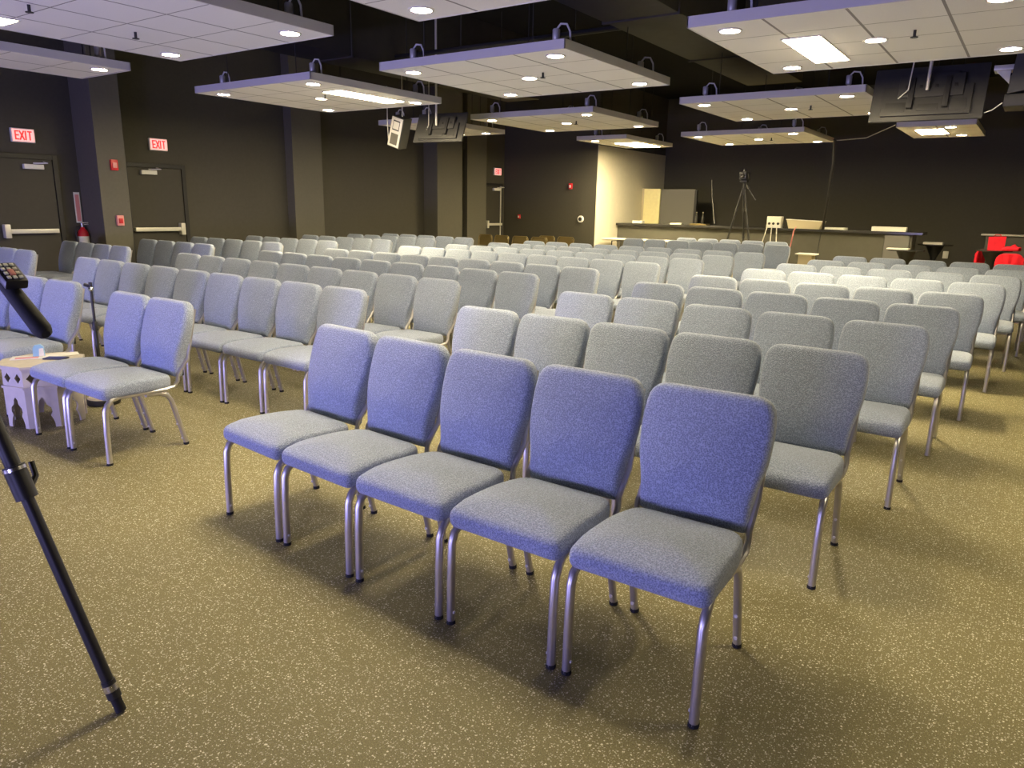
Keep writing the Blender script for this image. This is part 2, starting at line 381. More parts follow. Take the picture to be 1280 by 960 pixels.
# ------------------------------------------------------------------ chairs
def cushion(out, t, r, crown, nseg=4):
    """rounded cushion from a closed outline in (u,v); returns verts (u,v,w) with w 0..t, and faces"""
    k = len(out); cu = sum(p[0] for p in out)/k; cv = sum(p[1] for p in out)/k
    def inset(d):
        res = []
        for i in range(k):
            a, b, c = Vector(out[i-1]), Vector(out[i]), Vector(out[(i+1) % k])
            e1 = (b-a).normalized(); e2 = (c-b).normalized(); n = Vector((-(e1+e2).y, (e1+e2).x)).normalized()
            res.append(b+n*d)
        return res
    rings = []
    for i in range(nseg+1):
        a = math.pi/2*i/nseg; rings.append((inset(r*(1-math.sin(a))), r*(1-math.cos(a))))
    for i in range(nseg+1):
        a = math.pi/2*i/nseg; rings.append((inset(r*(1-math.cos(a))), t-r+r*math.sin(a)))
    vs = []; fs = []
    for ring, w in rings: vs += [(p[0], p[1], w) for p in ring]
    last = rings[-1][0]; nr = len(rings)
    for s in (.82, .6, .35):
        vs += [(cu+(p[0]-cu)*s, cv+(p[1]-cv)*s, t+crown*(1-s*s)) for p in last]; nr += 1
    for i in range(nr-1):
        for j in range(k): fs.append((i*k+j, i*k+(j+1) % k, (i+1)*k+(j+1) % k, (i+1)*k+j))
    vs.append((cu, cv, t+crown)); c = len(vs)-1
    for j in range(k): fs.append(((nr-1)*k+j, (nr-1)*k+(j+1) % k, c))
    vs.append((cu, cv, 0)); c = len(vs)-1
    for j in range(k): fs.append(((j+1) % k, j, c))
    return vs, fs
def rounded(poly, rads, n=5):
    out = []
    k = len(poly)
    for i in range(k):
        a, b, c = Vector(poly[i-1]), Vector(poly[i]), Vector(poly[(i+1) % k]); r = rads[i]
        if r <= 0: out.append(tuple(b)); continue
        p0 = b+(a-b).normalized()*r; p1 = b+(c-b).normalized()*r
        for j in range(n+1):
            t = j/n; out.append(tuple((1-t)**2*p0+2*t*(1-t)*b+t*t*p1))
    return out
def densify(out, d):
    res = []
    for i in range(len(out)):
        a, b = Vector(out[i]), Vector(out[(i+1) % len(out)]); m = max(1, int((b-a).length/d))
        for j in range(m): res.append(tuple(a+(b-a)*j/m))
    return res
def make_chair():
    # local origin on the floor under the middle of the seat; faces -y; front legs at y=-.25, top of back at y=+.328
    o = empty('padded_chair')
    F = -.25
    so = densify(rounded([(-.244, F-.005), (.244, F-.005), (.236, F+.30), (.205, F+.46), (-.205, F+.46), (-.236, F+.30)], [.045, .045, .05, .07, .07, .05]), .05)
    vs, fs = cushion(so, .086, .030, .014)
    V = []
    for (u, v, w) in vs:
        t = (v-F)/.47
        z = .398+w+ (.012 if w > .03 else 0)*math.sin(math.pi*min(1, max(0, t)))*.6
        z += -.020*max(0, .22-t)/.22*(1 if w > .03 else .35) - .012*t
        V.append((u, v, z))
    MB().add(V, fs).build('seat', M['fabric'], o, ang=80)
    # backrest: outline in (x, height)
    H = .484
    bo = densify(rounded([(-.203, 0), (.203, 0), (.205, .12), (.236, .25), (.240, .36), (.228, H), (-.228, H), (-.240, .36), (-.236, .25), (-.205, .12)],
                         [.02, .02, .05, .05, .03, .075, .075, .03, .05, .05]), .05)
    vs, fs = cushion(bo, .062, .026, .012)
    V = []
    lean = R(13.5)
    for (u, v, w) in vs:
        tt = min(1, v/.19); d = w + (.030*math.sin(math.pi/2*tt)*(1 if v < .19 else 1-.75*(v-.19)/.30) if w > .02 else 0) - .22*u*u  # slight lumbar roll
        yb, zb = .224, .445
        V.append((u, yb+v*math.sin(lean)-d*math.cos(lean)+.045, zb+v*math.cos(lean)+d*math.sin(lean)*.6))
    MB().add(V, fs).build('backrest', M['fabric'], o, ang=80)
    for s in (-1, 1):
        x = .226*s
        fl = MB().tube([(x, F+.004, 0.008), (x, F+.006, .20), (x, F+.012, .33), (x, F+.026, .365), (x*.985, F+.055, .392), (x*.96, F+.09, .397)], .0168, 10, flat=.95)
        leg = fl.build('leg', M['metal'], o)
        MB().tube([(x, F+.004, 0), (x, F+.004, .014)], .0180, 8).build('foot_cap', M['rubber'], leg)
        MB().tube([(x-.0*s, F+.004, .05), (x-.0185*s, F+.004, .05)], .006, 8).build('rivet', M['white'], leg)
        # rail and back upright
        pts = [(x*.96, F+.085, .397), (x*.95, F+.30, .391), (x*.94, F+.40, .388), (x*.94, F+.452, .397), (x*.94, F+.478, .427), (x*.93, F+.486, .47)]
        for i in range(1, 6):
            v = i/5*.40; pts.append((x*.93, .268+v*math.sin(lean)+.022, .482+v*math.cos(lean)))
        MB().tube(pts, .0125, 8).build('side_frame', M['metal'], o)
        rl = MB().tube([(x*.90, F+.27, .376), (x*.90, F+.36, .372), (x*.90, F+.405, .352), (x*.90, F+.43, .31), (x*.90, F+.468, .16), (x*.90, F+.505, .008)], .0155, 10)
        leg = rl.build('leg', M['metal'], o)
        MB().tube([(x*.9, F+.505, 0), (x*.9, F+.504, .016)], .0175, 8).build('foot_cap', M['rubber'], leg)
        for zz, yy in ((.05, F+.494), (.15, F+.470)):
            MB().tube([(x*.9, yy, zz), (x*.9, yy-.019, zz-.003)], .0065, 8).build('rivet', M['white'], leg)
    MB().box(-.195, .195, F+.07, F+.42, .382, .399, .004).build('seat_pan', M['satin'], o)
    MB().tube([(-.205, F+.42, .335), (.205, F+.42, .335)], .009, 8).build('cross_bar', M['metal'], o)
    MB().box(-.15, .15, .288, .300, .44, .62, .004, mtx=Matrix.Translation((0, .012, 0))).build('back_plate', M['satin'], o)
    return o
ORD = ['first', 'second', 'third', 'fourth', 'fifth', 'sixth', 'seventh', 'eighth', 'ninth']
proto = make_chair()
used = [False]
def lite_copy(o):
    c = o.copy(); COL.objects.link(c)
    for ch in o.children:
        d = ch.copy(); COL.objects.link(d); d.parent = c
    return c
def place(x, y, th, label, group, near):
    if not used[0]: c = proto; used[0] = True
    else: c = copy_tree(proto) if near else lite_copy(proto)
    c.location = (x+.328*math.sin(th), y-.328*math.cos(th), 0); c.rotation_euler = (0, 0, th)
    tag(c, label, 'chair', group)
def row(x, y, n, th, bend, ws, lab, group, near=False):
    W = .505*(1+ws); mid = (n-1)/2; th = R(th); bend = R(bend)
    for i in range(n):
        t = th+bend*(i-mid)
        j = random.uniform(-.35, .35)
        place(x, y, t+R(j), lab(i, n), group, near)
        t2 = t+bend/2; x += W*math.cos(t2); y += W*math.sin(t2)
def pos(i, n): return 'leftmost' if i == 0 else ('rightmost' if i == n-1 else ('middle' if (n == 5 or n == 9 or n == 7) and i == n//2 else ORD[i]+' from left'))
def labR(r): return lambda i, n: f"{'bluer' if r == 0 else 'grey'} padded chair, {pos(i, n)} of five in the {ORD[r] if r else 'front'} row of right-hand block"
def labM(r): return lambda i, n: f"blue-grey padded chair, {pos(i, n)} of nine in the {ORD[r] if r else 'front'} row of middle block"
def labL(r): return lambda i, n: f"blue-grey padded chair, {pos(i, n)} in the {ORD[r]} row along the left wall"
GR, GM, GL = 'padded chairs in the right-hand block', 'padded chairs in the middle block', 'padded chairs along the left wall'
ROWS_R = [(-2.86, 2.56, -1.9, 1.70, -.017), (-2.76, 3.65, -1.0, .13, -.017), (-2.72, 4.82, -1.7, .25, .024), (-2.63, 5.94, -1.5, .12, .012), (-2.53, 7.01, -.4, -.04, .002),
          (-2.41, 8.24, -.6, .02, -.003), (-2.36, 9.40, -.4, -.03, .021), (-2.26, 10.48, -.5, -.02, .012), (-2.20, 11.72, .2, 0, -.005)]
for r, (x, y, th, b, ws) in enumerate(ROWS_R): row(x, y, 5, th, b, ws, labR(r), GR, r < 3)
ROWS_M = [(-8.33, 3.87, -.8, .11, .008), (-8.27, 5.0, -2.2, .04, .008), (-8.12, 6.06, -2.6, .22, .004), (-7.95, 7.02, -2.2, -.30, -.010), (-7.82, 8.37, -3.1, -.2, -.012),
          (-7.69, 9.35, -1.9, -.25, -.012), (-7.65, 10.43, -2.8, .24, -.009), (-7.64, 11.53, -1.4, .11, .005)]
for r, (x, y, th, b, ws) in enumerate(ROWS_M): row(x, y, 9, th, b, ws, labM(r), GM, r < 1)
row(-7.05, 14.51, 7, -1.7, .08, .007, lambda i, n: f"grey padded chair, {pos(i, n)} of seven in the back row before the bar counter", 'padded chairs before the bar counter')
row(-6.47, 16.0, 5, -1.4, 0, -.004, lambda i, n: f"grey padded chair, {pos(i, n)} of five in the last row nearest the bar counter", 'padded chairs before the bar counter')
ROWS_L = [(-11.63, 5.18, 4, -1.6, -.11), (-11.56, 6.33, 4, -.2, 0), (-11.89, 7.42, 5, -.5, .2), (-11.80, 8.47, 5, -.8, 0), (-11.59, 9.59, 5, -2.0, -.1), (-11.52, 10.70, 5, -2.3, -.07), (-11.33, 11.53, 5, -.2, -.19)]
row(-11.005, 3.95, 3, -1.2, 0, 0, lambda i, n: f"blue padded chair, {pos(i, n)} of three in front of the leftmost door", GL)
for r, (x, y, n, th, b) in enumerate(ROWS_L): row(x, y, n, th, b, 0, labL(r), GL)
row(-5.025, 2.575, 2, -.5, 0, -.022, lambda i, n: f"blue padded chair, {['left', 'right'][i]} one of the front pair beside the carved cream table", 'front pair beside the cream table', True)
row(-7.15, 2.60, 3, 2.1, 0, .006, lambda i, n: f"bright blue padded chair, {['leftmost', 'middle', 'rightmost'][i]} of the three behind the carved cream table", 'blue chairs behind the cream table', True)

# brown folding chairs at the back
def folding_chair():
    o = empty('folding_chair')
    pts = [(-.20, .16, .02), (-.205, .13, .45), (-.20, .17, .70)]+[(-.20+.055*(1-math.cos(a)), .185, .75+.075*math.sin(a)) for a in (R(20), R(50), R(80))]
    pts += [(-p[0], p[1], p[2]) for p in pts[::-1]]
    MB().tube(pts, .012, 8).build('back_frame', M['brown'], o)
    for s in (-1, 1): MB().tube([(.185*s, -.24, .0), (.185*s, .08, .46)], .011, 8).build('leg', M['brown'], o)
    for s in (-1, 1): MB().tube([(.20*s, .16, .02), (.20*s, .20, 0)], .012, 8).build('leg', M['brown'], o)
    po = rounded([(-.185, .60), (.185, .60), (.178, .82), (-.178, .82)], [.02, .02, .10, .10])
    t = MB(); k = len(po)
    V = [(u, .170-.6*u*u*0+.10*(u*u)*-3+.02, v) for u, v in po]+[(u, .182+.10*(u*u)*-3+.02, v) for u, v in po]
    t.add(V, [tuple(range(k)), tuple(range(2*k-1, k-1, -1))]+[(i, i+k, (i+1) % k+k, (i+1) % k) for i in range(k)]).build('backrest', M['brown'], o)
    vs, fs = cushion(rounded([(-.19, -.22), (.19, -.22), (.175, .14), (-.175, .14)], [.05]*4), .025, .01, -.008)
    MB().add([(u, v, .445+w) for u, v, w in vs], fs).build('seat', M['brown'], o)
    return o
fc = folding_chair(); fpos = [(-10.68, 14.0), (-10.22, 14.02), (-9.66, 14.0), (-9.14, 13.98), (-9.42, 14.75), (-8.86, 14.7)]
flab = ['leftmost of the front four', 'second from left of the front four', 'third from left of the front four', 'rightmost of the front four', 'left of the two set behind', 'right of the two set behind']
for i, (x, y) in enumerate(fpos):
    c = fc if i == 0 else copy_tree(fc)
    c.location = (x, y-.16, 0); c.rotation_euler = (0, 0, R(random.uniform(-6, 6))); c.scale = (1.05, 1.05, 1.055)
    tag(c, f'bronze metal folding chair, {flab[i]} near the far door', 'folding chair', 'bronze folding chairs near the far door')

# ------------------------------------------------------------------ carved octagonal table
TX, TY, TZ = -5.59, 2.215, .435
o = empty('side_table', (TX, TY, 0), R(-52)); tag(o, 'small carved cream octagonal table between the front blue chairs', 'side table')
def octa(r, z): return [(r*math.cos(R(45*k)), r*math.sin(R(45*k)), z) for k in range(8)]
def octslab(mb, r0, z0, z1, r1=None):
    a, b = octa(r0, z0), octa(r1 or r0, z1)
    mb.add(a+b, [tuple(range(8))[::-1], tuple(range(8, 16))]+[(i, (i+1) % 8, (i+1) % 8+8, i+8) for i in range(8)]); return mb
t = MB(); octslab(t, .272, TZ-.018, TZ); octslab(t, .258, TZ-.03, TZ-.018); t.build('table_top', M['cream'], o, smooth=False)
t = MB(); octslab(t, .262, .275, .292); t.build('moulding', M['cream'], o, smooth=False)
for k in range(8):
    mid = R(45*k+22.5); ap = .248*math.cos(R(22.5)); hw = .248*math.sin(R(22.5))
    mt = Matrix.Rotation(mid+math.pi/2, 4, 'Z')
    # upper frieze with three diamond holes
    fz = MB(); z0, z1 = .292, TZ-.03; zm = (z0+z1)/2; n = 2
    cell = 2*hw/n
    for c in range(n):
        xa = -hw+c*cell; xb = xa+cell; xm = (xa+xb)/2; dx, dz = cell*.30, (z1-z0)*.30
        L8 = [(xa, z0), (xm, z0), (xb, z0), (xb, zm), (xb, z1), (xm, z1), (xa, z1), (xa, zm)]
        D4 = {'s': (xm, zm-dz), 'e': (xm+dx, zm), 'n': (xm, zm+dz), 'w': (xm-dx, zm)}
        for poly in ([L8[0], L8[1], D4['s'], D4['w'], L8[7]], [L8[1], L8[2], L8[3], D4['e'], D4['s']], [L8[3], L8[4], L8[5], D4['n'], D4['e']], [L8[5], L8[6], L8[7], D4['w'], D4['n']]):
            fz.prism(poly, -ap, -ap+.014, mtx=mt)
    fz.build('pierced_frieze', M['cream'], o, smooth=False)
    # legs panel with ogee arch cut-out
    A = [(0, .215), (.018, .195), (.022, .165), (.048, .14), (.052, .11), (.040, .085), (.052, .06), (.060, .03), (.062, 0)]
    lg = MB()
    for s in (-1, 1):
        for i in range(len(A)-1):
            (xa, za), (xb, zb) = A[i], A[i+1]
            q = [(s*xa, za), (s*hw, za), (s*hw, zb), (s*xb, zb)]
            lg.prism(q, -ap, -ap+.014, mtx=mt)
    lg.prism([(-hw, .215), (hw, .215), (hw, .275), (-hw, .275)], -ap, -ap+.014, mtx=mt)
    lg.build('arched_leg_panel', M['cream'], o, smooth=False)
def ontable(dx, dy): return (TX+dx, TY+dy, TZ)
o = empty('folded_paper', ontable(-.12, -.02), R(60)); tag(o, 'pale red folded leaflet lying on the carved table', 'leaflet')
MB().box(-.12, .12, -.06, .06, .0005, .006, .001).build('sheet', M['paper'], o); MB().box(-.09, .05, -.058, -.01, .006, .0085).build('printed_panel', M['pink'], o, smooth=False)
o = empty('mobile_phone', ontable(.05, .07), R(35)); tag(o, 'dark phone lying on the carved table', 'phone')
MB().box(-.075, .075, -.036, .036, .0005, .010, .004).build('case', M['black'], o); MB().box(-.068, .068, -.031, .031, .010, .0112).build('phone_screen', M['screen'], o, smooth=False)
o = empty('white_booklet', ontable(-.05, .17), R(70)); tag(o, 'white open booklet at the back of the carved table', 'booklet')
MB().box(-.09, .09, -.06, .06, .0005, .007, .002).build('pages', M['paper'], o)
o = empty('tissue_packet', ontable(-.11, .03), R(62)); o.scale = (.72, .72, .72); tag(o, 'pale blue and white packet standing on the carved table', 'packet')
MB().prism([(-.05, .0005), (.05, .0005), (.045, .10), (.02, .125), (-.03, .12), (-.048, .09)], -.02, .02).build('wrapper', M['paleblue'], o)
MB().prism([(0.0, .005), (.046, .005), (.042, .09), (.006, .085)], -.022, -.0201).build('label_patch', M['paper'], o, smooth=False)

# black stand behind the front pair
o = empty('microphone_stand', (-5.72, 2.66, 0)); tag(o, 'black upright stand without a microphone behind the carved table', 'stand')
MB().lathe([(.001, .001), (.112, .001), (.118, .012), (.118, .04), (.11, .046)], n=28).build('base', M['black'], o)
MB().lathe([(.001, .046), (.110, .046), (.10, .058), (.03, .066), (.02, .085)], n=28).build('base_reflection', M['tan'], o)  # tan colour stands for light reflecting on the black base
MB().tube([(0, 0, .03), (0, 0, .60)], .013, 10).tube([(0, 0, .58), (0, 0, .88)], .010, 10).build('pole', M['black'], o)
MB().lathe([(.017, .57), (.02, .58), (.02, .63), (.014, .64)], n=12).build('clutch', M['black'], o)
h = MB().lathe([(.014, .87), (.02, .885), (.014, .90)], n=12).build('collar', M['chrome'], o)
MB().tube([(0, 0, .88), (.0, 0, .935)], .012, 8).build('head', M['black'], o)
MB().tube([(0, 0, .905), (-.045, -.02, .915)], .014, 8).build('knob', M['black'], o)

# ------------------------------------------------------------------ foreground tripod (lower left)
AP = Vector((-2.53, .73, 1.40))
o = empty('camera_tripod', (AP.x, AP.y, 0)); tag(o, 'black camera tripod in the left foreground with long pan handle', 'tripod')
def L2(p): p = Vector(p); return Vector((p.x-AP.x, p.y-AP.y, p.z))
feet = [Vector((-2.10, .92, 0)), Vector((-3.03, .80, 0)), Vector((-2.56, .28, 0))]
for fpt in feet:
    d = (AP-fpt); a = lambda t: L2(fpt+d*t)
    leg = MB().tube([a(.045), a(.53)], .0175, 12).tube([a(.52), a(.97)], .0215, 12).build('leg', M['black'], o)
    MB().tube([a(.035), a(.075)], .0205, 12).build('lock_collar', M['black'], leg)
    MB().tube([a(.052), a(.066)], .0215, 12).build('collar_band', M['chrome'], leg)
    MB().tube([a(0)+Vector((0, 0, .004)), a(.04)], .016, 10).build('foot', M['rubber'], leg)
    side = Vector((d.y, -d.x, 0)).normalized()
    c = MB().tube([a(.49), a(.56)], .030, 12).build('leg_clamp', M['black'], leg)
    MB().tube([a(.505)+side*.02, a(.525)+side*.055, a(.555)+side*.06], .009, 8).build('clamp_lever', M['black'], c)
    MB().tube([a(.55), a(.557)], .0315, 12).build('clamp_ring', M['chrome'], c)
MB().lathe([(.05, 1.35), (.062, 1.37), (.062, 1.43), (.05, 1.45), (.04, 1.48)], n=20).build('crown', M['satin'], o)
MB().box(-.055, .055, -.06, .06, 1.48, 1.62, .015).build('pan_head', M['satin'], o)
MB().tube([(0, 0, .95), (0, 0, 1.36)], .015, 10).build('centre_column', M['black'], o)
HE = Vector((-1.775, .718, 1.250)); HS = Vector((-2.46, .745, 1.60))
hd = (HE-HS).normalized()
h = MB().tube([L2(HS-hd*.05), L2(HS+hd*.62)], .009, 8).build('pan_handle', M['satin'], o)
g = [L2(HS+(HE-HS)*t) for t in (.68, .69, .82, .97, .99, 1.0)]
MB().tube(g, [.014, .0185, .0195, .0205, .017, .009], 14).build('handle_grip', M['rubber'], h)
bc = HS+(HE-HS)*.76
xa = hd; za = Vector((0, 0, 1)); za = (za-xa*za.dot(xa)).normalized(); ya = za.cross(xa)
mt = Matrix.Translation(L2(bc)) @ Matrix((( xa.x, ya.x, za.x, 0), (xa.y, ya.y, za.y, 0), (xa.z, ya.z, za.z, 0), (0, 0, 0, 1)))
rc = MB().box(-.055, .028, -.024, .024, .020, .044, .006, mtx=mt).build('remote_control', M['black'], o)
bt = MB()
for i in range(4):
    for j in range(3): bt.box(-.045+i*.018, -.035+i*.018, -.016+j*.012, -.008+j*.012, .044, .047, .001, mtx=mt)
bt.build('button', M['white'], rc)
MB().box(-.018, .005, -.006, .006, .044, .048, .001, mtx=mt).build('record_button', M['pink'], rc)
MB().box(-.068, -.040, -.030, .012, -.014, .030, .004, mtx=mt).build('clamp_block', M['alum'], rc)

# ------------------------------------------------------------------ hanging screens, box
def screen(loc, w, hgt, tilt, yaw, label, pole):
    o = empty('hanging_screen', loc, rot=(R(-tilt), 0, R(yaw))); tag(o, label, 'television', 'hanging screens seen from behind')
    a, b = w/2, hgt/2
    MB().box(-a, a, 0, .035, -b, b, .008).build('bezel_shell', M['tvback'], o)
    MB().box(-a+.015, a-.015, .0352, .037, -b+.02, b-.02).build('display', M['screen'], o, smooth=False)
    MB().box(-a*.80, a*.78, -.03, .0, -b*.84, b*.25, .012).build('back_cover', M['tvback'], o)
    MB().box(-a*.52, a*.62, -.052, -.03, -b*.20, b*.62, .010).box(-a*.40, a*.50, -.04, -.0, b*.58, b*.70, .006).build('mount_plate', M['tvback'], o)
    for x in (-a*.28, a*.34): MB().box(x-.025*w, x+.025*w, -.075, -.03, -b*.62, b*.5, .006).build('mount_rail', M['satin'], o)
    for x in (-.40, -.15, .12, .45): MB().box(a*x, a*x+.03*w, -.056, -.0505, b*.12, b*.24, .002).build('slot', M['frame'], o)
    for q in ((-.72, -.36, -.72, -.36), (-.14, .22, -.70, -.45), (.42, .70, -.72, -.30)): MB().box(a*q[0], a*q[1], -.036, -.030, b*q[2], b*q[3], .003).build('vent_panel', M['tvback'], o)
    inv = (Matrix.Translation(loc) @ o.rotation_euler.to_matrix().to_4x4()).inverted()
    P = Vector(loc)+Vector((0, -.09, .02))
    MB().tube([inv @ P, inv @ Vector((P.x+pole, P.y, ZC))], .018, 10).build('ceiling_pole', M['alum'], o)
    c0 = inv @ (Vector(loc)+Vector((-a*.5, -.07, -.05)))
    pts = [c0, inv @ (Vector(loc)+Vector((-a*.33, -.10, .03))), inv @ (Vector(loc)+Vector((-a*.28, -.12, .35))), inv @ (Vector(loc)+Vector((-a*.26, -.12, 1.0)))]
    MB().tube(pts, .007, 6).build('power_cable', M['alum'], o)
screen((-1.22, 9.55, 2.83), 1.10, .60, 17, 1, 'large charcoal screen hanging over the right-hand rows, seen from behind', .05)
screen((-8.17, 9.50, 2.76), .93, .50, 24, 8, 'small charcoal screen hanging left of centre, seen from behind', .0)

SP = Matrix.Translation((-8.92, 9.25, 2.69)) @ Matrix.Rotation(R(12), 4, 'Z') @ Matrix.Rotation(R(19), 4, 'Y') @ Matrix.Rotation(R(8), 4, 'X')
o = empty('hanging_speaker'); o.matrix_world = SP; o.rotation_euler = SP.to_euler(); tag(o, 'pale faced box speaker hanging tilted beside the small screen', 'speaker')
MB().box(-.12, .12, 0, .24, -.25, .25, .012).build('cabinet', M['tvback'], o)
MB().box(-.105, .105, -.012, .0, -.235, .235, .004).build('face_panel', M['alum'], o)
MB().box(-.065, .065, -.016, -.011, .03, .19, .003).build('grille', M['tvback'], o)
MB().box(-.055, .055, -.019, -.015, .05, .17, .003).build('grille_badge', M['alum'], o)
MB().box(-.07, .07, -.016, -.011, -.20, -.02, .003).build('lower_panel', M['cface'], o)
SI = SP.inverted()
P0 = SP @ Vector((-.12, .12, -.22))
MB().tube([SI @ P0, SI @ (P0+Vector((-.06, 0, .03))), SI @ (P0+Vector((-.08, 0, .3))), SI @ (P0+Vector((-.08, 0, .90)))], .009, 6).build('hanger_cable', M['alum'], o)
P0 = SP @ Vector((.0, .12, .24)); MB().tube([SI @ P0, SI @ Vector((P0.x, P0.y, 3.61))], .010, 6).build('hanger_rod', M['alum'], o)

o = empty('hanging_cabinet', (-.22, 9.5, 2.92), 0); tag(o, 'dark grey box with angled underside hanging at the right edge of the photo', 'hanging box')
MB().prism([(-.26, -.16), (.35, -.06), (.35, .32), (-.22, .30)], -.1, .45).build('cabinet', M['tvback'], o)
MB().box(-.28, .36, -.06, .43, -.28, -.16, .01).build('base', M['satin'], o)
MB().box(-.42, -.24, .10, .34, .10, .15, .004).build('side_shelf', M['alum'], o)
MB().prism([(-.40, .10), (-.27, .10), (-.27, -.03)], .16, .18).build('shelf_bracket', M['alum'], o, smooth=False)
MB().tube([(.05, .2, .3), (.05, .2, ZC-2.92)], .02, 8).build('ceiling_pole', M['satin'], o)
tag(MB().tube([(-.665, 9.56, 2.60), (-.60, 9.56, 2.62), (-.515, 9.56, 2.69)], .006, 6).build('video_cable', M['alum']), 'thin pale cable strung between the large screen and the right-edge box', 'cable')
tag(MB().tube([(-3.8, 17.3, 3.03), (-3.1, 16.6, 3.0), (-2.31, 14.76, 3.04)], .008, 6).build('ceiling_cable', M['alum']), 'thin pale cable strung between two far ceiling panels', 'cable')
tag(MB().tube([(-3.84, 17.25, 3.05), (-3.86, 17.5, 2.6), (-3.95, 17.8, 1.9), (-4.06, 18.15, 1.40), (-4.10, 18.35, 1.17)], .028, 8).build('power_cord', M['black']), 'thick black cord hanging from ceiling panel down to the bar counter', 'cable')
tag(MB().tube([(-7.15, 19.1, 2.3), (-7.05, 19.0, 1.8), (-6.88, 18.85, 1.19)], [.012, .018, .026], 8).build('leaning_rod', M['black']), 'slim black rod standing on the bar counter left of the tall tripod', 'rod')

# ------------------------------------------------------------------ bar
BY = 18.47
o = empty('bar_counter', (-5.8, BY, 0)); tag(o, 'long grey bar counter with dark top across the back', 'counter')
MB().box(XA+5.83, 3.55, .05, .65, 0, 1.09, .005).build('counter_front', M['cface'], o, smooth=False)
MB().box(XA+5.83, 3.75, -.06, .75, 1.09, 1.15, .008).build('counter_top', M['ctop'], o, smooth=False)
MB().box(3.0, 3.5, -.02, .05, 0, 1.08, .004).build('end_post', M['panel'], o, smooth=False)
CT = 1.15
def flat(name, x, y, w, d, hh, rz, m, label, cat, z=CT):
    o = MB().box(-w/2, w/2, -d/2, d/2, .001, hh, min(.004, hh/3)).build(name, m); o.location = (x, y, z); o.rotation_euler = (0, 0, R(rz)); tag(o, label, cat); return o
flat('paper_stack', -2.75, 18.62, .70, .30, .10, 2, M['paper'], 'wide white paper stack at the right end of the bar counter', 'paper')
flat('paper_sheets', -3.88, 18.62, .45, .28, .05, -5, M['paper'], 'low white papers right of the tan tray on the counter', 'paper')
flat('white_box', -9.0, 18.75, .28, .2, .07, 4, M['paper'], 'small white box at the left end of the bar counter', 'box')
flat('paper_pad', -7.85, 18.65, .30, .22, .04, 12, M['paper'], 'pale pad on the counter below the grey panel', 'paper')
flat('dark_tray', -7.2, 18.62, .45, .25, .04, 0, M['brown'], 'dark tray with small bottles on the bar counter', 'tray')
for i, (x, l) in enumerate(((-7.30, 'left'), (-7.13, 'right'))):
    b = empty('slim_bottle', (x, 18.62, CT+.041)); tag(b, f'slim dark bottle standing on the counter tray, the {l} one', 'bottle', 'slim bottles on the counter tray')
    MB().lathe([(.03, 0), (.035, .01), (.035, .16), (.012, .22), (.012, .27), (.001, .27)], n=12).build('glass', M['satin'], b); MB().lathe([(.014, .27), (.014, .29), (.001, .29)], n=10).build('cap', M['tan'], b)
o = empty('tan_tray', (-4.55, 18.60, CT)); tag(o, 'long tan tray with sloped ends on the bar counter', 'tray')
MB().prism([(-.36, .0), (.34, .0), (.40, .17), (-.42, .20)], -.17, .17).build('tray_body', M['tan'], o, smooth=False)
MB().prism([(-.43, .20), (.41, .17), (.41, .185), (-.43, .215)], -.18, .18).build('tray_rim', M['paper'], o, smooth=False)
o = empty('control_box', (-5.27, 18.55, CT)); tag(o, 'white box with three dark sockets and hanging leads on the counter', 'box')
MB().box(-.165, .165, -.12, .12, .02, .27, .01).build('case', M['paper'], o); MB().box(-.17, .17, -.125, .12, .0, .07, .004).build('socket_strip', M['white'], o)
for x in (-.10, .0, .11):
    k = MB().lathe([(.03, 0), (.03, .012), (.001, .014)], n=14).build('socket', M['satin'], o); k.rotation_euler = (math.pi/2, 0, 0); k.location = (x, -.124, .10)
for x, dx in ((-.13, -.16), (-.02, -.0), (.10, .05)):
    MB().tube([(x, -.13, .05), (x, -.17, .0), (x+dx*.5, -.18, -.35), (x+dx, -.18, -.75)], .012, 6).build('lead', M['paper'], o)
tag(MB().tube([(-4.72, 18.38, 1.19), (-4.76, 18.37, 1.1), (-4.80, 18.37, .75), (-4.95, 18.37, .3)], .014, 6).build('red_lead', M['pink']), 'pale red lead hanging over the counter edge beside the tan tray', 'cable')
tag(MB().tube([(-4.13, 18.38, 1.16), (-4.16, 18.385, .9), (-4.18, 18.39, .45), (-4.05, 18.38, .32), (-4.0, 18.38, .4)], .009, 6).build('black_lead', M['satin']), 'thin dark lead hanging down the counter front below the hanging cord', 'cable')

o = empty('camcorder_tripod', (-5.78, 17.55, 0)); tag(o, 'tall black tripod standing before the bar counter', 'tripod')
AP2 = Vector((0, 0, 2.12))
for (fx, fy) in ((-.42, -.20), (.42, -.10), (.02, .42)):
    fp = Vector((fx, fy, 0)); a = lambda t: fp+(AP2-fp)*t
    leg = MB().tube([a(.03), a(.5)], .016, 8).tube([a(.45), a(1)], .023, 8).build('leg', M['black'], o)
    for tt in (.42, .72): MB().tube([a(tt), a(tt+.03)], .032, 8).build('leg_lock', M['tvback'], leg)
    MB().tube([a(0)+Vector((0, 0, .003)), a(.03)], .018, 8).build('foot', M['rubber'], leg)
MB().tube([(0, 0, 1.9), (0, 0, 2.2)], .03, 10).build('column', M['satin'], o)
MB().tube([(.02, -.02, 2.2), (.16, -.1, 2.02), (.36, -.2, 1.78)], [.012, .012, .018], 8).build('pan_handle', M['satin'], o)
MB().tube([(.10, -.06, 2.10), (.16, -.1, 2.03)], .024, 8).build('handle_grip', M['tvback'], o)
MB().box(-.08, .08, -.08, .08, 2.18, 2.24, .01).build('head', M['black'], o)
o = empty('camcorder', (-5.78, 17.55, 2.24)); tag(o, 'black video camera mounted on the tall tripod by the counter', 'camera')
